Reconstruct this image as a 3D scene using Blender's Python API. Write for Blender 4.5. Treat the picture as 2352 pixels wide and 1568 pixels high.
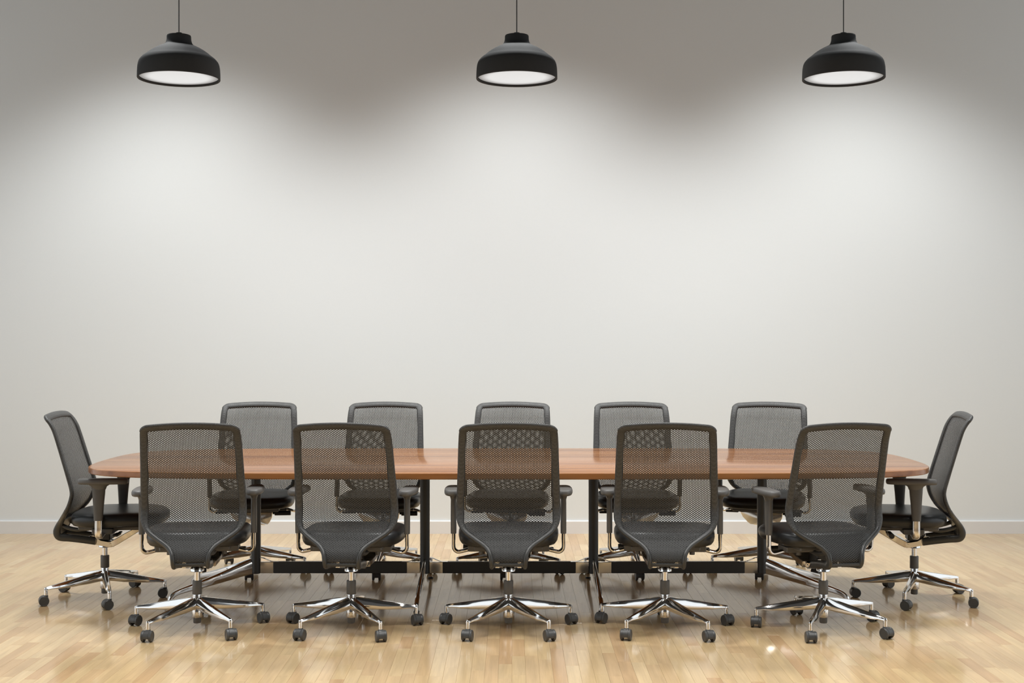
import bpy, bmesh, math, random
from mathutils import Vector, Matrix

random.seed(7)
R = math.radians
scene = bpy.context.scene
for o in list(bpy.data.objects):
    bpy.data.objects.remove(o, do_unlink=True)
col = scene.collection

# ------------------------------------------------------------------ camera
F_PX = 2960.0
CAM_H = 1.385
cam = bpy.data.objects.new('camera', bpy.data.cameras.new('camera'))
col.objects.link(cam)
cam.location = (0, 0, CAM_H)
cam.rotation_euler = (R(90), 0, 0)
cam.data.sensor_width = 36
cam.data.lens = F_PX / 2352 * 36
cam.data.clip_end = 60
scene.camera = cam

# ------------------------------------------------------------------ world, lights, exposure
world = bpy.data.worlds.new('world')
scene.world = world
world.use_nodes = True
wbg = world.node_tree.nodes['Background']
wbg.inputs['Color'].default_value = (0.925, 0.985, 1.03, 1)
wbg.inputs['Strength'].default_value = 1.22

# recessed downlights in the ceiling, out of the frame: two rows over the room
for dy in (3.3, 5.3):
    for dx in (-2.2, -0.75, 0.75, 2.2):
        l = bpy.data.lights.new('ceiling_downlight', 'SPOT')
        l.energy = 188; l.spot_size = R(94); l.spot_blend = 0.5; l.shadow_soft_size = 0.28
        l.color = (1.0, 0.99, 0.97)
        o = bpy.data.objects.new('ceiling_downlight', l); col.objects.link(o)
        o.location = (dx, dy, 4.55)
# three unseen spots added to throw the light scallops on the back wall
for wx in (-2.405, 0.035, 2.394):
    l = bpy.data.lights.new('scallop_spot', 'SPOT')
    l.energy = 495; l.spot_size = R(111); l.spot_blend = 0.72; l.shadow_soft_size = 0.25
    l.color = (0.98, 1.0, 1.0)
    o = bpy.data.objects.new('scallop_spot', l); col.objects.link(o)
    o.location = (wx, 7.8, 4.55)

vs = scene.view_settings
vs.view_transform = 'Standard'
vs.look = 'None'
vs.exposure = 0.0
vs.gamma = 1.0
vs.use_curve_mapping = False

# ------------------------------------------------------------------ helpers
def lk(o, parent=None):
    col.objects.link(o)
    if parent is not None:
        o.parent = parent
    return o

def mesh_obj(name, verts, faces, mat, parent=None, smooth=True, angle=38):
    me = bpy.data.meshes.new(name)
    me.from_pydata([tuple(v) for v in verts], [], faces)
    bm = bmesh.new(); bm.from_mesh(me)
    bmesh.ops.recalc_face_normals(bm, faces=bm.faces)
    bm.to_mesh(me); bm.free()
    if smooth:
        me.shade_smooth()
        me.set_sharp_from_angle(angle=R(angle))
    if mat:
        me.materials.append(mat)
    return lk(bpy.data.objects.new(name, me), parent)

def bm_obj(name, bm, mat, parent=None, smooth=True, angle=38):
    me = bpy.data.meshes.new(name)
    bmesh.ops.recalc_face_normals(bm, faces=bm.faces)
    bm.to_mesh(me); bm.free()
    if smooth:
        me.shade_smooth()
        me.set_sharp_from_angle(angle=R(angle))
    if mat:
        me.materials.append(mat)
    return lk(bpy.data.objects.new(name, me), parent)

class MB:
    """collects shapes for ONE part"""
    def __init__(s): s.v = []; s.f = []
    def add(s, v, f):
        n = len(s.v); s.v += [Vector(p) for p in v]; s.f += [tuple(i + n for i in q) for q in f]
        return s
    def lathe(s, prof, n=24, cx=0, cy=0, cap=True):
        v = []; f = []
        for r, z in prof:
            for k in range(n):
                a = 2 * math.pi * k / n
                v.append((cx + r * math.cos(a), cy + r * math.sin(a), z))
        for i in range(len(prof) - 1):
            for k in range(n):
                k2 = (k + 1) % n
                f.append((i*n+k, i*n+k2, (i+1)*n+k2, (i+1)*n+k))
        if cap:
            f.append(tuple(range(n))[::-1]); f.append(tuple(range((len(prof)-1)*n, len(prof)*n)))
        return s.add(v, f)
    def rings(s, rings, cap=True):
        n = len(rings[0]); v = [p for r in rings for p in r]; f = []
        for i in range(len(rings) - 1):
            for k in range(n):
                k2 = (k + 1) % n
                f.append((i*n+k, i*n+k2, (i+1)*n+k2, (i+1)*n+k))
        if cap:
            f.append(tuple(range(n))[::-1]); f.append(tuple(range((len(rings)-1)*n, len(rings)*n)))
        return s.add(v, f)
    def cyl(s, p0, p1, r, n=16, bevel=0.0):
        p0 = Vector(p0); p1 = Vector(p1); d = (p1 - p0); L = d.length; d.normalize()
        a = d.orthogonal().normalized(); b = d.cross(a)
        st = [(0, r), (L, r)] if not bevel else [(0, r-bevel), (bevel, r), (L-bevel, r), (L, r-bevel)]
        rg = [[p0 + d*t + (a*math.cos(2*math.pi*k/n) + b*math.sin(2*math.pi*k/n))*rr for k in range(n)] for t, rr in st]
        return s.rings(rg)
    def box(s, lo, hi, bev=0.003):
        x0,y0,z0 = lo; x1,y1,z1 = hi; b = bev
        def ring(i, z): # chamfered
            return [(x0+i+b,y0+i,z),(x1-i-b,y0+i,z),(x1-i,y0+i+b,z),(x1-i,y1-i-b,z),(x1-i-b,y1-i,z),(x0+i+b,y1-i,z),(x0+i,y1-i-b,z),(x0+i,y0+i+b,z)]
        return s.rings([ring(b, z0), ring(0, z0+b), ring(0, z1-b), ring(b, z1)])
    def prism_x(s, poly, x0, x1, b=0.002):
        """side profile (y,z) extruded across x with a small bevel"""
        cy = sum(p[0] for p in poly)/len(poly); cz = sum(p[1] for p in poly)/len(poly)
        def ring(x, k):
            out = []
            for y, z in poly:
                d = Vector((y-cy, z-cz)); L = d.length or 1
                d *= max(0, (L-k)/L)
                out.append((x, cy+d.x, cz+d.y))
            return out
        return s.rings([ring(x0, b), ring(x0+b, 0), ring(x1-b, 0), ring(x1, b)])
    def sweep(s, pts, ra, rb, side, n=12, cap=True, power=1.0):
        """elliptical tube: ra along the side vector, rb along the other"""
        pts = [Vector(p) for p in pts]; N = len(pts); rg = []
        for i, p in enumerate(pts):
            t = (pts[min(i+1, N-1)] - pts[max(i-1, 0)]).normalized()
            sd = Vector(side[i] if isinstance(side, list) else side)
            sd = (sd - t*sd.dot(t)).normalized(); ot = t.cross(sd)
            a = ra[i] if isinstance(ra, list) else ra; b = rb[i] if isinstance(rb, list) else rb
            ring = []
            for k in range(n):
                c = math.cos(2*math.pi*(k+.5)/n); q = math.sin(2*math.pi*(k+.5)/n)
                c = math.copysign(abs(c)**power, c); q = math.copysign(abs(q)**power, q)
                ring.append(p + sd*a*c + ot*b*q)
            rg.append(ring)
        return s.rings(rg, cap)
    def build(s, name, mat, parent=None, smooth=True, angle=38):
        return mesh_obj(name, s.v, s.f, mat, parent, smooth, angle)

def cr(P, n):
    """Catmull-Rom through tuples, n samples per span"""
    out = []
    for i in range(len(P)-1):
        p0 = P[max(i-1,0)]; p1 = P[i]; p2 = P[i+1]; p3 = P[min(i+2,len(P)-1)]
        for k in range(n):
            t = k/n
            out.append(tuple(0.5*(2*b + (c-a)*t + (2*a-5*b+4*c-d)*t*t + (-a+3*b-3*c+d)*t**3) for a,b,c,d in zip(p0,p1,p2,p3)))
    out.append(tuple(P[-1]))
    return out

def empty(name, loc, rz, label, cat, group=None):
    o = bpy.data.objects.new(name, None); col.objects.link(o)
    o.empty_display_size = 0.1
    o.location = loc; o.rotation_euler = (0, 0, rz)
    o['label'] = label; o['category'] = cat
    if group: o['group'] = group
    return o

KIDS = {}
def copy_tree(o, parent=None):
    c = o.copy(); col.objects.link(c)
    if parent is not None: c.parent = parent
    for ch in list(o.children):
        copy_tree(ch, c)
    return c

# ------------------------------------------------------------------ materials
def new_mat(name):
    m = bpy.data.materials.new(name); m.use_nodes = True
    return m, m.node_tree.nodes, m.node_tree.links, m.node_tree.nodes['Principled BSDF']

def node(ns, t, **kw):
    n = ns.new(t)
    for k, v in kw.items(): setattr(n, k, v)
    return n

def simple(name, colr, rough=0.5, metal=0.0, noise=None, spec=None, coat=0.0):
    """noise = (scale, colour amount, bump strength)"""
    m, ns, ls, b = new_mat(name)
    b.inputs['Base Color'].default_value = (*colr, 1)
    b.inputs['Roughness'].default_value = rough
    b.inputs['Metallic'].default_value = metal
    if spec is not None: b.inputs['Specular IOR Level'].default_value = spec
    if coat: b.inputs['Coat Weight'].default_value = coat
    if noise:
        tc = node(ns, 'ShaderNodeTexCoord')
        nz = node(ns, 'ShaderNodeTexNoise'); nz.inputs['Scale'].default_value = noise[0]; nz.inputs['Detail'].default_value = 3
        ls.new(tc.outputs['Object'], nz.inputs['Vector'])
        mx = node(ns, 'ShaderNodeMix', data_type='RGBA')
        mx.inputs[6].default_value = (*[c*(1-noise[1]) for c in colr], 1)
        mx.inputs[7].default_value = (*[min(1, c*(1+noise[1])) for c in colr], 1)
        ls.new(nz.outputs['Fac'], mx.inputs[0]); ls.new(mx.outputs[2], b.inputs['Base Color'])
        if noise[2]:
            bp = node(ns, 'ShaderNodeBump'); bp.inputs['Strength'].default_value = noise[2]; bp.inputs['Distance'].default_value = 0.001
            ls.new(nz.outputs['Fac'], bp.inputs['Height']); ls.new(bp.outputs['Normal'], b.inputs['Normal'])
    return m

M = {}
M['wall'] = simple('wall_paint', (0.782, 0.802, 0.802), 0.7, noise=(60, 0.01, 0.05))
M['wallgrey'] = simple('added_wall_grey', (0.20, 0.20, 0.20), 0.7, noise=(60, 0.01, 0.05))  # dark grey of the added wall that the chrome reflects
M['ceiling'] = simple('charcoal_ceiling_paint', (0.045, 0.044, 0.043), 0.85, noise=(20, 0.05, 0))
M['trim'] = simple('white_trim_paint', (0.78, 0.765, 0.75), 0.35, noise=(30, 0.01, 0))
M['chrome'] = simple('polished_chrome', (0.80, 0.785, 0.765), 0.09, 1.0, noise=(8, 0.02, 0))
M['plastic'] = simple('dark_grey_plastic', (0.040, 0.040, 0.038), 0.32, noise=(220, 0.08, 0.05))
M['arm'] = simple('grey_armrest_plastic', (0.112, 0.108, 0.102), 0.45, noise=(220, 0.08, 0.05))
M['sleeve'] = simple('grey_sleeve_plastic', (0.145, 0.140, 0.132), 0.5, noise=(150, 0.06, 0))
M['caster'] = simple('caster_plastic', (0.060, 0.060, 0.058), 0.38, noise=(150, 0.08, 0))
M['black'] = simple('black_plastic', (0.018, 0.018, 0.018), 0.4, noise=(150, 0.1, 0))
M['leather'] = simple('black_leather', (0.0145, 0.015, 0.0155), 0.34, noise=(420, 0.2, 0.18))
M['mesh'] = simple('grey_mesh_fabric', (0.041, 0.0405, 0.0385), 0.55, noise=(300, 0.15, 0))
M['post'] = simple('black_powder_coat', (0.060, 0.061, 0.058), 0.38, noise=(200, 0.08, 0.03))
M['lamp'] = simple('matte_black_lamp_enamel', (0.042, 0.042, 0.042), 0.75, noise=(40, 0.05, 0), spec=0.08)
M['lampwhite'] = simple('white_lamp_lining', (0.75, 0.75, 0.74), 0.5, noise=(40, 0.02, 0))

# fabric-wrapped frame: raised knit dots
m, ns, ls, b = new_mat('mesh_wrapped_frame')
tc = node(ns, 'ShaderNodeTexCoord'); vo = node(ns, 'ShaderNodeTexVoronoi'); vo.inputs['Scale'].default_value = 165
vo.inputs['Randomness'].default_value = 0.25
ls.new(tc.outputs['Object'], vo.inputs['Vector'])
rp = node(ns, 'ShaderNodeValToRGB'); rp.color_ramp.elements[0].position = 0.25; rp.color_ramp.elements[1].position = 0.55
rp.color_ramp.elements[0].color = (0.023, 0.023, 0.022, 1); rp.color_ramp.elements[1].color = (0.062, 0.061, 0.058, 1)
ls.new(vo.outputs['Distance'], rp.inputs['Fac']); ls.new(rp.outputs['Color'], b.inputs['Base Color'])
bp = node(ns, 'ShaderNodeBump'); bp.inputs['Strength'].default_value = 0.6; bp.inputs['Distance'].default_value = 0.002
ls.new(vo.outputs['Distance'], bp.inputs['Height']); ls.new(bp.outputs['Normal'], b.inputs['Normal'])
b.inputs['Roughness'].default_value = 0.5
M['wrap'] = m

# diffuser of the pendant (it gives off light)
m, ns, ls, b = new_mat('lamp_diffuser')
b.inputs['Base Color'].default_value = (0.12, 0.12, 0.12, 1)
b.inputs['Emission Color'].default_value = (0.99, 1.0, 1.0, 1)
b.inputs['Emission Strength'].default_value = 0.62
tc = node(ns, 'ShaderNodeTexCoord'); gr = node(ns, 'ShaderNodeVectorMath', operation='LENGTH')
ls.new(tc.outputs['Object'], gr.inputs[0])
mr = node(ns, 'ShaderNodeMapRange'); mr.interpolation_type = 'SMOOTHSTEP'
mr.inputs['From Min'].default_value = 0.145; mr.inputs['From Max'].default_value = 0.214
mr.inputs['To Min'].default_value = 0.66; mr.inputs['To Max'].default_value = 0.20
ls.new(gr.outputs['Value'], mr.inputs['Value']); ls.new(mr.outputs['Result'], b.inputs['Emission Strength'])
M['diffuser'] = m

# table veneer: grain runs along x
m, ns, ls, b = new_mat('table_wood_veneer')
tc = node(ns, 'ShaderNodeTexCoord')
mp = node(ns, 'ShaderNodeMapping'); mp.inputs['Scale'].default_value = (0.35, 9, 8)
ls.new(tc.outputs['Object'], mp.inputs['Vector'])
n1 = node(ns, 'ShaderNodeTexNoise'); n1.inputs['Scale'].default_value = 1.0; n1.inputs['Detail'].default_value = 6; n1.inputs['Roughness'].default_value = 0.6
ls.new(mp.outputs['Vector'], n1.inputs['Vector'])
mp2 = node(ns, 'ShaderNodeMapping'); mp2.inputs['Scale'].default_value = (0.9, 48, 30)
ls.new(tc.outputs['Object'], mp2.inputs['Vector'])
n2 = node(ns, 'ShaderNodeTexNoise'); n2.inputs['Scale'].default_value = 1.0; n2.inputs['Detail'].default_value = 3
ls.new(mp2.outputs['Vector'], n2.inputs['Vector'])
ad = node(ns, 'ShaderNodeMath', operation='MULTIPLY_ADD'); ad.inputs[1].default_value = 0.3
ls.new(n2.outputs['Fac'], ad.inputs[0]); ls.new(n1.outputs['Fac'], ad.inputs[2])
rp = node(ns, 'ShaderNodeValToRGB')
e = rp.color_ramp.elements
e[0].position = 0.48; e[0].color = (0.16, 0.055, 0.016, 1)
e[1].position = 0.84; e[1].color = (0.36, 0.160, 0.058, 1)
x = e.new(0.64); x.color = (0.28, 0.111, 0.034, 1)
ls.new(ad.outputs[0], rp.inputs['Fac']); ls.new(rp.outputs['Color'], b.inputs['Base Color'])
b.inputs['Roughness'].default_value = 0.19
M['wood'] = m

# maple strip floor
def floor_mat(name, src):
    m, ns, ls, b = new_mat(name)
    if src == 'object':
        inf = node(ns, 'ShaderNodeObjectInfo'); rnd = inf.outputs['Random']
    elif src == 'attr':
        at = node(ns, 'ShaderNodeAttribute'); at.attribute_name = 'tone'; rnd = at.outputs['Fac']
    else:
        v = node(ns, 'ShaderNodeValue'); v.outputs[0].default_value = 0.5; rnd = v.outputs[0]
    geo = node(ns, 'ShaderNodeNewGeometry')
    off = node(ns, 'ShaderNodeCombineXYZ')
    ml = node(ns, 'ShaderNodeMath', operation='MULTIPLY'); ml.inputs[1].default_value = 57.3
    ls.new(rnd, ml.inputs[0]); ls.new(ml.outputs[0], off.inputs['Z']); ls.new(ml.outputs[0], off.inputs['Y'])
    va = node(ns, 'ShaderNodeVectorMath', operation='ADD')
    ls.new(geo.outputs['Position'], va.inputs[0]); ls.new(off.outputs[0], va.inputs[1])
    mp = node(ns, 'ShaderNodeMapping'); mp.inputs['Scale'].default_value = (28, 2.2, 1)
    ls.new(va.outputs[0], mp.inputs['Vector'])
    nz = node(ns, 'ShaderNodeTexNoise'); nz.inputs['Scale'].default_value = 1.0; nz.inputs['Detail'].default_value = 5; nz.inputs['Distortion'].default_value = 0.6
    ls.new(mp.outputs['Vector'], nz.inputs['Vector'])
    mp2 = node(ns, 'ShaderNodeMapping'); mp2.inputs['Scale'].default_value = (90, 3.0, 1)
    ls.new(va.outputs[0], mp2.inputs['Vector'])
    nf = node(ns, 'ShaderNodeTexNoise'); nf.inputs['Scale'].default_value = 2.0; nf.inputs['Detail'].default_value = 2
    ls.new(mp2.outputs['Vector'], nf.inputs['Vector'])
    rp = node(ns, 'ShaderNodeValToRGB'); e = rp.color_ramp.elements
    e[0].position = 0.0; e[0].color = (0.515, 0.33, 0.170, 1)
    e[1].position = 1.0; e[1].color = (0.645, 0.475, 0.270, 1)
    x = e.new(0.12); x.color = (0.555, 0.378, 0.202, 1)
    x = e.new(0.55); x.color = (0.60, 0.430, 0.234, 1)
    x = e.new(0.8); x.color = (0.58, 0.416, 0.220, 1)
    ls.new(rnd, rp.inputs['Fac'])
    mr = node(ns, 'ShaderNodeMapRange'); mr.inputs['From Min'].default_value = 0.3; mr.inputs['From Max'].default_value = 0.72
    mr.inputs['To Min'].default_value = 0.86; mr.inputs['To Max'].default_value = 1.07
    ls.new(nz.outputs['Fac'], mr.inputs['Value'])
    mr2 = node(ns, 'ShaderNodeMapRange'); mr2.inputs['From Min'].default_value = 0.3; mr2.inputs['From Max'].default_value = 0.7
    mr2.inputs['To Min'].default_value = 0.96; mr2.inputs['To Max'].default_value = 1.03
    ls.new(nf.outputs['Fac'], mr2.inputs['Value'])
    mu = node(ns, 'ShaderNodeMath', operation='MULTIPLY'); ls.new(mr.outputs[0], mu.inputs[0]); ls.new(mr2.outputs[0], mu.inputs[1])
    sc = node(ns, 'ShaderNodeVectorMath', operation='SCALE')
    ls.new(rp.outputs['Color'], sc.inputs[0]); ls.new(mu.outputs[0], sc.inputs['Scale'])
    ls.new(sc.outputs[0], b.inputs['Base Color'])
    b.inputs['Roughness'].default_value = 0.13
    b.inputs['Specular IOR Level'].default_value = 0.5
    return m
M['plank'] = floor_mat('maple_strip', 'object')
M['plank_attr'] = floor_mat('maple_strip_far', 'attr')
M['subfloor'] = simple('subfloor_wood', (0.28, 0.18, 0.10), 0.6, noise=(6, 0.1, 0))

# ------------------------------------------------------------------ room
WALL_Y = 9.30
def struct(o):
    o['kind'] = 'structure'; return o

floor = struct(MB().box((-7, -3, -0.10), (7, WALL_Y + 0.15, -0.012), 0.001).build('floor', M['subfloor'], None, False))
floor['label'] = 'glossy light maple strip wood floor'
wall = struct(MB().box((-7, WALL_Y, -0.012), (7, WALL_Y + 0.15, 4.6), 0.001).build('wall_back', M['wall'], None, False))
wall['label'] = 'plain off-white painted wall behind the table'
ceil = struct(MB().box((-7, -3, 4.6), (7, WALL_Y + 0.15, 4.75), 0.001).build('ceiling', M['ceiling'], None, False))
ceil['label'] = 'dark ceiling above the pendant lamps'
wf = struct(MB().box((-7, -3.15, -0.012), (7, -3, 4.6), 0.001).build('added_front_wall', M['wallgrey'], None, False))  # added behind the camera so the chrome has something dark to reflect
wf['label'] = 'unseen grey wall added behind the viewer for dark chrome reflections'
base = MB()
bprof = [(WALL_Y, 0.0), (WALL_Y-0.014, 0.0), (WALL_Y-0.014, 0.088), (WALL_Y-0.010, 0.094), (WALL_Y, 0.094)]
base.prism_x(bprof, -7, 7, 0.0005)
bb = struct(base.build('baseboard_back', M['trim'], None, False))
bb['label'] = 'low white baseboard along the back wall'

# maple strips
PW = 0.0572
GAP = 0.0004
def plank_geo(L, W=PW, cx=0.0, cy=0.0):
    a = W/2 - GAP/2; l = L/2 - GAP/2; c = 0.0004
    v = []
    for (dx, z) in ((c, 0.0), (0, -c), (0, -0.011)):
        v += [(cx-a+dx, cy-l+dx, z), (cx+a-dx, cy-l+dx, z), (cx+a-dx, cy+l-dx, z), (cx-a+dx, cy+l-dx, z)]
    f = [(0,1,2,3)]
    for r in (0, 4):
        for k in range(4):
            f.append((r+k, r+4+k, r+4+(k+1)%4, r+(k+1)%4))
    return v, f
planks = []
LEN = [0.24, 0.32, 0.40, 0.48, 0.56, 0.66, 0.78]
nrow = 192
for i in range(nrow):
    x = (i - nrow/2 + 0.5) * PW
    y = 3.4 - random.random()*0.6
    while y < WALL_Y - 0.002:
        L = random.choice(LEN)
        if y + L > WALL_Y - 0.1: L = WALL_Y - 0.001 - y
        planks.append((x, y + L/2, L)); y += L
def score(p):
    x, y, L = p
    y0 = max(y - L/2, 5.24); y1 = y + L/2
    if y1 <= 5.26: return 0
    yc = (y0 + y1)/2
    if abs(x)/yc > 0.41: return 0
    return (1/y0 - 1/y1) / yc
order = sorted(range(len(planks)), key=lambda i: -score(planks[i]))
near = set(order[:300])
pm = {}
for i in order[:300]:
    x, y, L = planks[i]
    k = round(L, 4)
    if k not in pm:
        o = mesh_obj('plank', *plank_geo(L), M['plank'], floor, False); pm[k] = o.data
    else:
        o = lk(bpy.data.objects.new('plank', pm[k]), floor)
    o.location = (x, y, 0)
fv = []; ff = []; tone = []
for i, (x, y, L) in enumerate(planks):
    if i in near: continue
    v, f = plank_geo(L, PW, x, y); n = len(fv); fv += v; ff += [tuple(q+n for q in g) for g in f]
    tone += [random.random()]*len(v)
me = bpy.data.meshes.new('plank_field'); me.from_pydata(fv, [], ff)
at = me.attributes.new('tone', 'FLOAT', 'POINT'); at.data.foreach_set('value', tone)
me.materials.append(M['plank_attr'])
pf = lk(bpy.data.objects.new('plank_field', me), floor); pf['kind'] = 'stuff'

# ------------------------------------------------------------------ conference table
TX, TY = -0.017, 7.045
T_HALF_L, T_HALF_D, T_Z = 2.206, 0.745, 0.74
table = empty('conference_table', (TX, TY, 0), 0, 'long brown wooden conference table with rounded ends and black posts', 'table')

def table_outline(inset=0.0):
    """bowed ends, gently bowed long sides, rounded corners"""
    pts = []
    a = T_HALF_L - inset; d = T_HALF_D - inset
    n = 220
    for k in range(n):
        t = 2*math.pi*(k+0.5)/n
        c, s = math.cos(t), math.sin(t)
        ex = 2/2.6 ; ey = 2/7.0
        # superellipse with different exponents: long sides nearly straight, ends bowed
        p = 5.2
        r = (abs(c)**p + abs(s)**p) ** (-1/p)
        X, Y = c*r, s*r
        pts.append((X, Y))
    # end bow and side bow
    out = []
    for X, Y in pts:
        x = a*X - math.copysign(0.075*Y*Y*abs(X)**6, X)
        y = d*Y - math.copysign(0.02*X*X*abs(Y)**6, Y)
        out.append((x, y))
    return out
rg = []
for ins, z in ((0.012, 0.7085), (0.003, 0.7105), (0.0, 0.714), (0.0, 0.7355), (0.0015, 0.7385), (0.0045, 0.740)):
    rg.append([(x, y, z) for x, y in table_outline(ins)])
MB().rings(rg).build('tabletop', M['wood'], table, True, 30)

posts_x = [-1.383, -0.459, 0.462, 1.384]
POST_B = 0.118
foot_tip = {0: [(-0.405, -0.25), (-0.405, 0.25)], 1: [(-0.012, -0.46), (0.0, 0.49)], 2: [(0.012, -0.46), (0.0, 0.49)], 3: [(0.405, -0.25), (0.405, 0.25)]}
for i, px in enumerate(posts_x):
    leg = MB().lathe([(0.0, POST_B), (0.022, POST_B), (0.0265, POST_B+0.004), (0.0265, 0.700), (0.0, 0.700)], 28, px, 0, False).build('leg', M['post'], table)
    MB().lathe([(0.0265, 0.686), (0.0285, 0.687), (0.0285, 0.7085), (0.0, 0.7085)], 28, px, 0, False).build('collar', M['post'], leg)
    MB().box((px-0.06, -0.06, 0.7035), (px+0.06, 0.06, 0.7085), 0.001).build('mounting_plate', M['post'], leg)
    for (dx, dy) in foot_tip[i]:
        L = math.hypot(dx, dy); u = Vector((dx/L, dy/L, 0)); sd = Vector((-u.y, u.x, 0))
        P = [(0.020, 0.160), (0.05, 0.152), (0.10, 0.139), (0.20, 0.112), (0.31, 0.085), (0.40, 0.064), (0.437, 0.050), (0.456, 0.030), (0.460, 0.012)]
        H = [0.041, 0.038, 0.034, 0.0265, 0.019, 0.0140, 0.0130, 0.0125, 0.012]
        W = [0.010, 0.0105, 0.0115, 0.0125, 0.0125, 0.012, 0.0115, 0.011, 0.011]
        sca = L/0.46
        Q = cr([(r*sca, z, h, w) for (r, z), h, w in zip(P, H, W)], 4)
        sec = [(-.30,1.0),(.30,1.0),(.55,.92),(.95,.62),(1.0,.30),(.92,-.75),(.65,-1.0),(-.65,-1.0),(-.92,-.75),(-1.0,.30),(-.95,.62),(-.55,.92)]
        rr = []
        for j, q in enumerate(Q):
            qa = Q[max(j-1, 0)]; qb = Q[min(j+1, len(Q)-1)]
            tg = (u*(qb[0]-qa[0]) + Vector((0, 0, qb[1]-qa[1]))).normalized()
            up = sd.cross(tg); up = -up if up.z < 0 or (abs(up.z) < .3 and up.dot(u) < 0) else up
            c0 = Vector((px, 0, 0)) + u*q[0] + Vector((0, 0, q[1]))
            rr.append([c0 + sd*(q[3]*k1) + up*(q[2]*k2) for k1, k2 in sec])
        ft = MB().rings(rr).build('foot', M['chrome'], table, True, 26)
        e = Vector((px, 0, 0)) + u*L
        MB().lathe([(0.0125, 0.0), (0.0155, 0.002), (0.0155, 0.008), (0.011, 0.013)], 16, e.x, e.y).build('foot_glide', M['black'], ft)
for i in range(3):
    x0, x1 = posts_x[i], posts_x[i+1]
    z0, z1 = 0.121, 0.183
    c = 0.098
    bar = MB().box((x0+c, -0.016, z0), (x1-c, 0.016, z1), 0.002).build('stretcher_bar', M['post'], table)
    for (xa, s) in ((x0, 1), (x1, -1)):
        lo = min(xa+s*0.026, xa+s*c); hi = max(xa+s*0.026, xa+s*c)
        br = MB().box((lo, -0.0145, z0), (hi, 0.0145, z1-0.002), 0.001)
        br.build('end_bracket', M['chrome'], bar)
        Q = cr([(xa+s*0.020, 0, 0.206), (xa+s*0.040, 0, 0.203), (xa+s*0.068, 0, 0.191), (xa+s*0.090, 0, 0.1835), (xa+s*0.125, 0, 0.1825)], 5)
        MB().sweep(Q, 0.013, 0.0022, (0, 1, 0), 10).build('bracket_lip', M['chrome'], bar)

# ------------------------------------------------------------------ office chair
PROF = [(-.250,.982,.205),(-.229,.958,.212),(-.210,.925,.215),(-.197,.89,.217),(-.172,.81,.220),(-.130,.67,.226),(-.113,.605,.229),
        (-.115,.57,.229),(-.128,.53,.225),(-.150,.492,.205),(-.178,.458,.158),(-.203,.428,.112),(-.222,.40,.088),(-.231,.374,.081),(-.228,.353,.079),
        (-.212,.341,.078),(-.165,.337,.077),(-.10,.3285,.075),(-.03,.317,.070)]
SP = cr(PROF, 10)
TT = [0.0]
for a, b_ in zip(SP, SP[1:]):
    TT.append(TT[-1] + math.hypot(b_[0]-a[0], b_[1]-a[1]))
def prof(t):
    t = max(0.0, min(TT[-1]-1e-6, t))
    lo, hi = 0, len(TT)-1
    while hi - lo > 1:
        mid = (lo+hi)//2
        if TT[mid] <= t: lo = mid
        else: hi = mid
    k = (t-TT[lo])/(TT[hi]-TT[lo])
    return tuple(a+(b_-a)*k for a, b_ in zip(SP[lo], SP[hi]))
def t_of_z(z):
    for i in range(len(SP)-1):
        if SP[i][1] >= z >= SP[i+1][1]: return TT[i]
    return TT[-1]
def surf(s, t):
    y, z, hw = prof(t)
    q = max(0.0, 1-(s/max(hw, .02))**2)
    z += 0.011*q*math.exp(-max(t, 0)/0.05)
    y -= 0.012*q*max(0.0, min(1.0, t/0.1))*max(0.0, min(1.0, (0.62-t)/0.15))
    return Vector((s, y, z))
def snorm(t):
    a = prof(t-0.004); b_ = prof(t+0.004)
    tau = Vector((0, b_[0]-a[0], b_[1]-a[1])).normalized()
    return Vector((1, 0, 0)).cross(tau)
T_MESH_END = t_of_z(0.351)
PSG = 1 if snorm(t_of_z(0.42)).y < 0 else -1
T_WRAP = t_of_z(0.487)

def side_path(t0, t1, n, sgn):
    return [(sgn*prof(t0+(t1-t0)*k/n)[2], t0+(t1-t0)*k/n) for k in range(n+1)]

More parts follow.
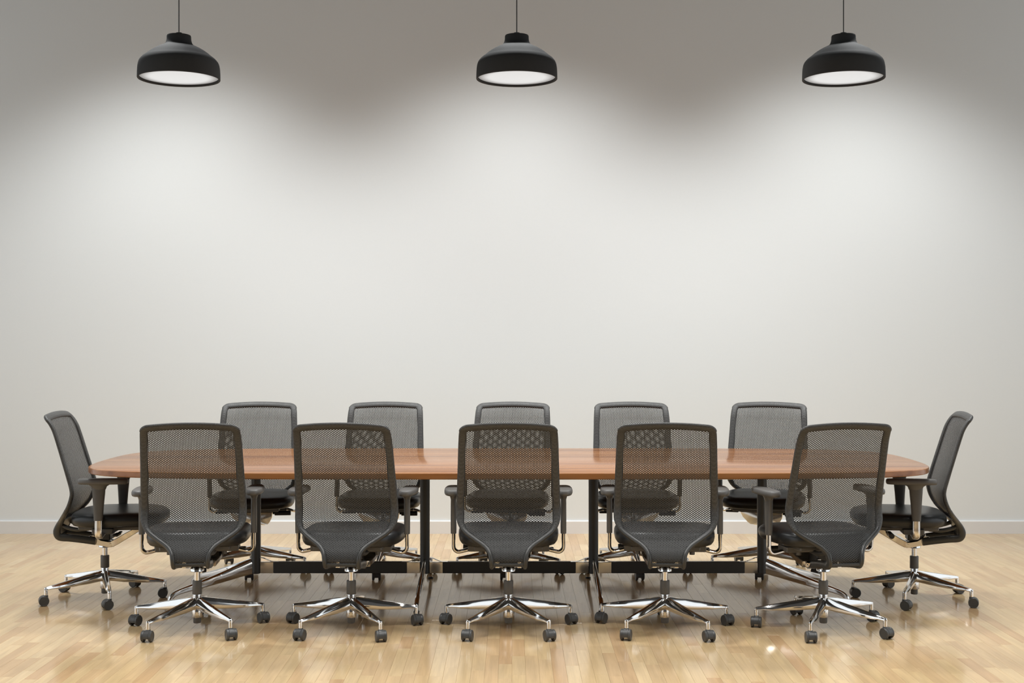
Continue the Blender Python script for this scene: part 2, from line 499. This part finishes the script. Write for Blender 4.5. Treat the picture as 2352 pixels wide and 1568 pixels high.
def make_chair(label, group):
    root = empty('office_chair', (0, 0, 0), 0, label, 'chair', group)
    # --- star base
    hub = MB().lathe([(0.0185,0.054),(0.0240,0.0545),(0.0255,0.058),(0.0255,0.080),(0.0245,0.088),(0.0225,0.10),(0.0215,0.160),(0.0205,0.166),(0.015,0.166)], 28).build('star_base', M['chrome'], root)
    MB().lathe([(0.0165,0.026),(0.0185,0.030),(0.0185,0.055)], 24).build('column_stub', M['sleeve'], hub)
    arm_angles = [90 + 72*k for k in range(5)]   # first points the way the chair faces
    for a in arm_angles:
        u = Vector((math.cos(R(a)), math.sin(R(a)), 0)); sd = Vector((-u.y, u.x, 0))
        rings = []
        for r, zt, h, w in ((0.012,.151,.058,.016),(0.03,.1495,.056,.0185),(0.10,.137,.050,.0185),(0.18,.1215,.039,.0170),(0.25,.1085,.0275,.0145),(0.29,.101,.018,.012),(0.310,.0975,.0165,.011),(0.322,.0945,.0145,.009),(0.328,.090,.010,.005)):
            # rounded-trapezoid section, top slightly narrower
            sec = [(-.36,0.0),(.36,0.0),(.48,-.04),(.93,-.42),(1.0,-.74),(.86,-.94),(.5,-1.0),(-.5,-1.0),(-.86,-.94),(-1.0,-.74),(-.93,-.42),(-.48,-.04)]
            rings.append([u*r + sd*(w*q) + Vector((0,0,zt + h*p)) for q, p in sec])
        mb = MB().rings(rings)
        c = u*0.319
        mb.lathe([(0.0095,0.052),(0.0095,0.088),(0.0085,0.093)], 16, c.x, c.y)
        mb.build('base_arm', M['chrome'], hub, True, 21)
    # --- casters
    for k, a in enumerate(arm_angles):
        c = Vector((math.cos(R(a)), math.sin(R(a)), 0))*0.319
        yaw = [8, -28, -12, 20, 30][k]
        tr = Vector((0, -0.010, 0))
        hood = MB()
        # hood: half shell around the wheels
        rgs = []
        for x in (-0.0125, 0.0125):
            ring = []
            for j in range(13):
                an = R(-20 + 220*j/12)
                ring.append((x, tr.y + 0.0262*math.cos(an), 0.0262 + 0.0262*math.sin(an)*1.0))
            for j in range(12, -1, -1):
                an = R(-20 + 220*j/12)
                ring.append((x, tr.y + 0.0225*math.cos(an), 0.0262 + 0.0225*math.sin(an)))
            rgs.append(ring)
        hood.rings(rgs)
        hood.cyl((-0.019, tr.y, 0.0262), (0.019, tr.y, 0.0262), 0.008, 12)
        hood.lathe([(0.012,0.040),(0.012,0.052),(0.009,0.056)], 14)
        h = hood.build('caster', M['caster'], root)
        h.location = (c.x, c.y, 0); h.rotation_euler = (0, 0, R(yaw))
        for sg in (-1, 1):
            w = MB()
            pr = [(0.0,0.0),(0.021,0.0),(0.0250,0.002),(0.0262,0.005),(0.0262,0.0115),(0.0235,0.0145),(0.0225,0.0145),(0.0215,0.0138),(0.0,0.0142)]
            rr = []
            for rad, xx in pr:
                rad = max(rad, 0.0005)
                rr.append([(sg*(0.0105+xx), tr.y + rad*math.cos(2*math.pi*j/20), 0.0262 + rad*math.sin(2*math.pi*j/20)) for j in range(20)])
            w.rings(rr).build('wheel', M['caster'], h, True, 30)
    # --- gas column
    MB().lathe([(0.0215,0.165),(0.0228,0.167),(0.0228,0.229),(0.0215,0.231)], 24).build('column_sleeve', M['sleeve'], root)
    MB().lathe([(0.0145,0.225),(0.0145,0.290)], 20).build('gas_rod', M['chrome'], root)
    MB().lathe([(0.0145,0.2755),(0.0315,0.2755),(0.0335,0.278),(0.0325,0.288),(0.0275,0.302),(0.022,0.309)], 24).build('column_cup', M['chrome'], root)
    # --- tilt mechanism
    side_poly = [(-.068,.344),(-.045,.347),(-.028,.331),(-.008,.319),(.034,.310),(.050,.310),(.061,.301),(.060,.287),(.046,.281),(-.068,.303)]
    hb = MB()
    for x0 in (-.063, .043):
        hb.prism_x(side_poly, x0, x0+.020, .002)
    hb.prism_x([(-.005,.317),(.034,.309),(.050,.309),(.058,.300),(.057,.290),(.046,.284),(-.005,.296)], -.045, .045, .002)
    housing = hb.build('tilt_housing', M['chrome'], root)
    MB().cyl((-.0655,.046,.2955), (.0655,.046,.2955), .0095, 20, .001).build('pivot_pin', M['chrome'], housing)
    fl = MB()
    rr = []
    for y, z, hw, h in ((.055,.302,.085,.013),(.085,.318,.100,.013),(.145,.354,.122,.012),(.205,.388,.130,.009)):
        rr.append([(-hw,y-.004,z+h),(-hw+.004,y-.006,z+h+.002),(hw-.004,y-.006,z+h+.002),(hw,y-.004,z+h),(hw*.95,y+.006,z-h),(hw*.93,y+.007,z-h-.002),(-hw*.93,y+.007,z-h-.002),(-hw*.95,y+.006,z-h)])
    fl.rings(rr).build('front_link', M['chrome'], root, True, 30)
    MB().box((-.055,-.045,.318),(.055,.04,.39),.004).build('mechanism_block', M['black'], root)
    MB().cyl((-.09,.150,.367), (-.135,.150,.367), .007, 12).cyl((-.13,.150,.367), (-.225,.150,.367), .0145, 18, .002).build('tension_knob', M['black'], root)
    MB().box((.09,.10,.366),(.15,.115,.374),.002).box((.145,.093,.362),(.222,.122,.374),.003).build('tilt_lever', M['black'], root)
    pan = MB().box((-.197,-.02,.372),(.197,.088,.402),.004).build('arm_receiver', M['arm'], root)
    MB().box((-.165,-.10,.388),(.165,.27,.412),.006).build('seat_pan', M['arm'], root)
    for sx in (-1, 1):
        MB().cyl((sx*.13,-.005,.358), (sx*.13,-.005,.374), .013, 14, .001).build('adjust_button', M['arm'], pan)
    # --- seat cushion
    def outl(scale_x, scale_y, n=56):
        o = []
        for k in range(n):
            t = 2*math.pi*(k+.5)/n; c, s = math.cos(t), math.sin(t)
            p = 3.6; r = (abs(c)**p + abs(s)**p)**(-1/p)
            x = c*r*0.245; y = s*r*0.242
            x *= 1 - 0.05*max(0, -s*r) + 0.02*max(0, s*r)
            o.append((x*scale_x, 0.088 + y*scale_y))
        return o
    rr = []
    for k, z in ((.80,.408),(.90,.4085),(.955,.413),(.985,.424),(1.0,.442),(.995,.458),(.975,.468),(.93,.477),(.86,.482),(.70,.484),(.45,.483),(.2,.482)):
        ring = []
        for x, y in outl(k, k):
            yy = (y-.088)/.242
            dz = -0.020*max(0, yy-0.35)**1.5 * (1 if z > .43 else .25) 
            ring.append((x, y, z+dz))
        rr.append(ring)
    MB().rings(rr).build('seat', M['leather'], root, True, 60)
    # --- backrest frame, wrapped in the mesh fabric
    path = side_path(T_WRAP, 0.024, 44, -1)
    hwt = prof(0.0)[2]; rc = 0.024
    hs = prof(rc)[2]
    for j in range(1, 9):
        an = R(90*j/8)
        path.append((-(hs - rc + rc*math.cos(an)), rc - rc*math.sin(an)))
    left = list(path)
    top = [(-(hs-rc)+2*(hs-rc)*k/18, 0.0) for k in range(1, 18)]
    path = left + top + [(-s, t) for s, t in reversed(left)]
    pts = [surf(s, t) for s, t in path]; nn = [snorm(t) for s, t in path]
    n = len(path); ra = []; rb = []
    for s, t in path:
        f = max(0, min(1, (t - (T_WRAP-0.06))/0.06))
        rb.append(0.0185*(1-f)+0.0122*f if t > 0.02 else 0.0205)
        ra.append(0.0105)
    MB().sweep(pts, ra, rb, nn, 16, True, 0.9).build('back_frame', M['wrap'], root, True, 60)
    # --- smooth lower frame, down and forward under the seat
    low = None
    for sgn in (-1, 1):
        pth = side_path(T_WRAP-0.012, TT[-1]-0.001, 60, sgn)
        pts = [surf(s, t) for s, t in pth]; nn = [snorm(t) for s, t in pth]
        tb = t_of_z(0.375)
        ra = []; rb = []
        for s, t in pth:
            f = max(0, min(1, (t-T_WRAP)/(tb-T_WRAP)))
            ra.append(0.0115 + 0.0085*f*f); rb.append(0.0128*(1-f)+0.0110*f)
        MB().sweep(pts, ra, rb, nn, 14, True, 0.85).build('lower_frame', M['plastic'], root, True, 60)
        # upper link between the frame and the seat pan
        Q = cr([(sgn*.082,-.205,.405),(sgn*.085,-.17,.392),(sgn*.09,-.12,.383),(sgn*.095,-.06,.388)], 5)
        MB().sweep(Q, .009, .011, (1,0,0), 12, True, .85).build('seat_link', M['plastic'], root)
    MB().box((-.08,-.238,.337),(.08,-.222,.352),.003).build('mesh_clamp_bar', M['plastic'], root)
    # --- dark panel behind the lowest part of the mesh
    rr = []
    ta = t_of_z(0.452)
    for side_ in (0.010, 0.015):
        ring = []
        for k in range(13):
            t = ta + (T_MESH_END-ta)*k/12
            ring.append(surf(prof(t)[2]-0.006, t) - snorm(t)*side_*PSG)
        for k in range(12, -1, -1):
            t = ta + (T_MESH_END-ta)*k/12
            ring.append(surf(-prof(t)[2]+0.006, t) - snorm(t)*side_*PSG)
        rr.append(ring)
    MB().rings(rr).build('lower_back_panel', M['black'], root, True, 50)
    # --- woven mesh with real holes
    PX, PY, OP = 0.0071, 0.0095, 0.55
    vi = {}; verts = []; faces = []
    def vid(s, t, side):
        key = (round(s*20000), round(t*20000), side)
        if key not in vi:
            p = surf(s, t) + snorm(t)*(0.0003*side)
            vi[key] = len(verts); verts.append(p)
        return vi[key]
    hexo = [(PX*2/3, 0), (PX/3, PY/2), (-PX/3, PY/2), (-PX*2/3, 0), (-PX/3, -PY/2), (PX/3, -PY/2)]
    for c in range(-36, 37):
        s = c*PX
        for r in range(int(T_MESH_END/PY)+1):
            t = 0.006 + r*PY + (PY/2 if c % 2 else 0)
            if t > T_MESH_END: break
            hw = prof(t)[2] - 0.006
            if t < 0.030: hw -= 0.015*(1-t/0.030)
            if abs(s) > hw: continue
            O = [(s+a, t+b_) for a, b_ in hexo]
            I = [(s+a*OP, t+b_*OP) for a, b_ in hexo]
            of = [vid(a, b_, 1) for a, b_ in O]; ob = [vid(a, b_, -1) for a, b_ in O]
            nf = len(verts)
            for sd_ in (1, -1):
                for a, b_ in I: verts.append(surf(a, b_) + snorm(b_)*(0.0003*sd_))
            for k in range(6):
                k2 = (k+1) % 6
                faces.append((of[k], of[k2], nf+k2, nf+k))
                faces.append((ob[k2], ob[k], nf+6+k, nf+6+k2))
                faces.append((nf+k, nf+k2, nf+6+k2, nf+6+k))
    me = bpy.data.meshes.new('back_mesh'); me.from_pydata(verts, [], faces)
    me.materials.append(M['mesh'])
    bk = lk(bpy.data.objects.new('back_mesh', me), root)
    # --- armrests
    for sx in (-1, 1):
        X = 0.267*sx
        rr = []
        for z, cy, ly, lx in ((.642,.035,.034,.0125),(.628,.035,.0345,.0130),(.60,.035,.033,.0138),(.54,.034,.028,.0140),(.47,.033,.0235,.0140),(.454,.033,.0225,.0135)):
            ring = []
            for k in range(16):
                an = 2*math.pi*(k+.5)/16
                c = math.copysign(abs(math.cos(an))**.75, math.cos(an)); q = math.copysign(abs(math.sin(an))**.75, math.sin(an))
                ring.append((X + lx*c, cy + ly*q, z))
            rr.append(ring)
        post = MB().rings(rr).build('armrest_post', M['arm'], root)
        # flare under the pad
        rr = []
        for z, ly, lx in ((.616,.034,.0135),(.632,.040,.018),(.646,.062,.026)):
            rr.append([(X + lx*math.cos(2*math.pi*k/16), .037 + ly*math.sin(2*math.pi*k/16), z) for k in range(16)])
        MB().rings(rr).build('pad_bracket', M['arm'], post)
        rr = []
        for k, z in ((.80,.6445),(.93,.6465),(1.0,.653),(1.0,.661),(.95,.6685),(.85,.672),(.5,.6735)):
            ring = []
            for j in range(40):
                t = 2*math.pi*(j+.5)/40; c, s = math.cos(t), math.sin(t); p = 3.0
                r = (abs(c)**p + abs(s)**p)**(-1/p)
                kk = k if k > .9 else k
                ring.append((X + 0.003*sx + c*r*0.0425*kk*(1-0.10*max(0, -s*r)), .058 + s*r*(0.129 - 0.0425*(1-kk)), z))
            rr.append(ring)
        MB().rings(rr).build('armrest_pad', M['arm'], post, True, 50)
        Q = cr([(X,.033,.465),(X,.033,.42),(X,.033,.392),(X-.004*sx,.033,.377),(X-.014*sx,.033,.3675),(X-.03*sx,.033,.365),(.18*sx,.033,.379)], 5)
        MB().sweep(Q, .0185, .0092, (0,1,0), 14, True, .85).build('armrest_tube', M['chrome'], post)
    return root

G = 'black mesh office chairs around the conference table'
CH = [  # hub x, y, heading (deg), label
    (-1.522, 6.23,   6, 'leftmost of the five near-side mesh office chairs, its back to the viewer'),
    (-0.777, 6.23,  -4, 'second from left of the five near-side mesh office chairs, its back to the viewer'),
    (-0.017, 6.23,   0, 'middle one of the five near-side mesh office chairs, its back to the viewer'),
    ( 0.739, 6.23,-4.5, 'second from right of the five near-side mesh office chairs, its back to the viewer'),
    ( 1.505, 6.23,  12, 'rightmost of the five near-side mesh office chairs, back slightly turned to the viewer'),
    (-1.552, 7.79, 185, 'leftmost of the five far-side mesh office chairs, facing the viewer across the table'),
    (-0.786, 7.79, 180, 'second from left of the five far-side mesh office chairs, facing the viewer across the table'),
    (-0.015, 7.79, 175, 'middle one of the five far-side mesh office chairs, mostly hidden behind the near middle chair'),
    ( 0.742, 7.79, 180, 'second from right of the five far-side mesh office chairs, facing the viewer across the table'),
    ( 1.530, 7.79, 163, 'rightmost of the five far-side mesh office chairs, turned a little inward'),
    (-2.200, 6.965, -86.5, 'mesh office chair at the left end of the table, seen in profile facing right'),
    ( 2.166, 6.94,  82, 'mesh office chair at the right end of the table, seen in profile facing left'),
]
proto = make_chair(CH[0][3], G)
for i, (x, y, a, lab) in enumerate(CH):
    o = proto if i == 0 else copy_tree(proto)
    o.location = (x, y, 0); o.rotation_euler = (0, 0, R(a)); o['label'] = lab

# ------------------------------------------------------------------ pendant lamps
LY = 7.05
LK = LY/8.95
LS = F_PX/LY
LZ = CAM_H + 603/LS
def make_pendant(label):
    root = empty('pendant_lamp', (0, 0, 0), 0, label, 'lamp', 'black dome pendant lamps along the wall')
    sc = lambda P: [(r*LK, z*LK) for r, z in P]
    P = [(.2815,0.0),(.2815,.02),(.2805,.05),(.278,.08),(.270,.112),(.252,.136),(.231,.153),(.192,.184),(.156,.2065),(.125,.222),(.106,.231),(.0935,.243),(.0855,.262),(.083,.28),(.0825,.293),(.080,.299),(.075,.301),(.026,.302)]
    Q = cr(P, 4)
    prof_o = [(r, z) for r, z in Q]
    inner = [(.2815,0.0),(.2795,-.003),(.2745,-.003),(.2705,0.0),(.2700,.014)]
    # shell: inner lip -> rim -> outside
    shell = list(reversed(inner)) + prof_o[1:]
    MB().lathe(sc(shell), 72, 0, 0, False).build('lamp_shade', M['lamp'], root, True, 50)
    MB().lathe(sc([(.27,.030),(.268,.014),(.262,.011),(.0005,.009)]), 72, 0, 0, False).build('diffuser', M['diffuser'], root, True, 50)
    MB().lathe(sc([(.026,.301),(.025,.314),(.020,.320),(.0005,.321)]), 24, 0, 0, False).build('cord_cap', M['lamp'], root)
    MB().cyl((0,0,.318*LK), (0,0,4.6-LZ-.02), .0029, 8).build('cord', M['black'], root)
    MB().lathe([(.05,4.6-LZ-.025),(.06,4.6-LZ-.018),(.06,4.6-LZ)], 24).build('ceiling_rose', M['lamp'], root)
    l = bpy.data.lights.new('lamp_light', 'AREA'); l.shape = 'DISK'; l.size = 0.50*LK
    l.energy = 5.0; l.spread = R(140); l.color = (1.0, 0.995, 0.98)
    lo = lk(bpy.data.objects.new('lamp_light', l), root); lo.location = (0, 0, -0.005)
    return root
lamps = [(411, 'black dome pendant lamp hanging at the left, above the left end of the table'),
         (1187, 'black dome pendant lamp hanging in the middle of the three'),
         (1937.5, 'black dome pendant lamp hanging at the right, above the right end of the table')]
lp = make_pendant(lamps[0][1])
for i, (px, lab) in enumerate(lamps):
    o = lp if i == 0 else copy_tree(lp)
    o.location = ((px-1176)/LS, LY, LZ); o['label'] = lab
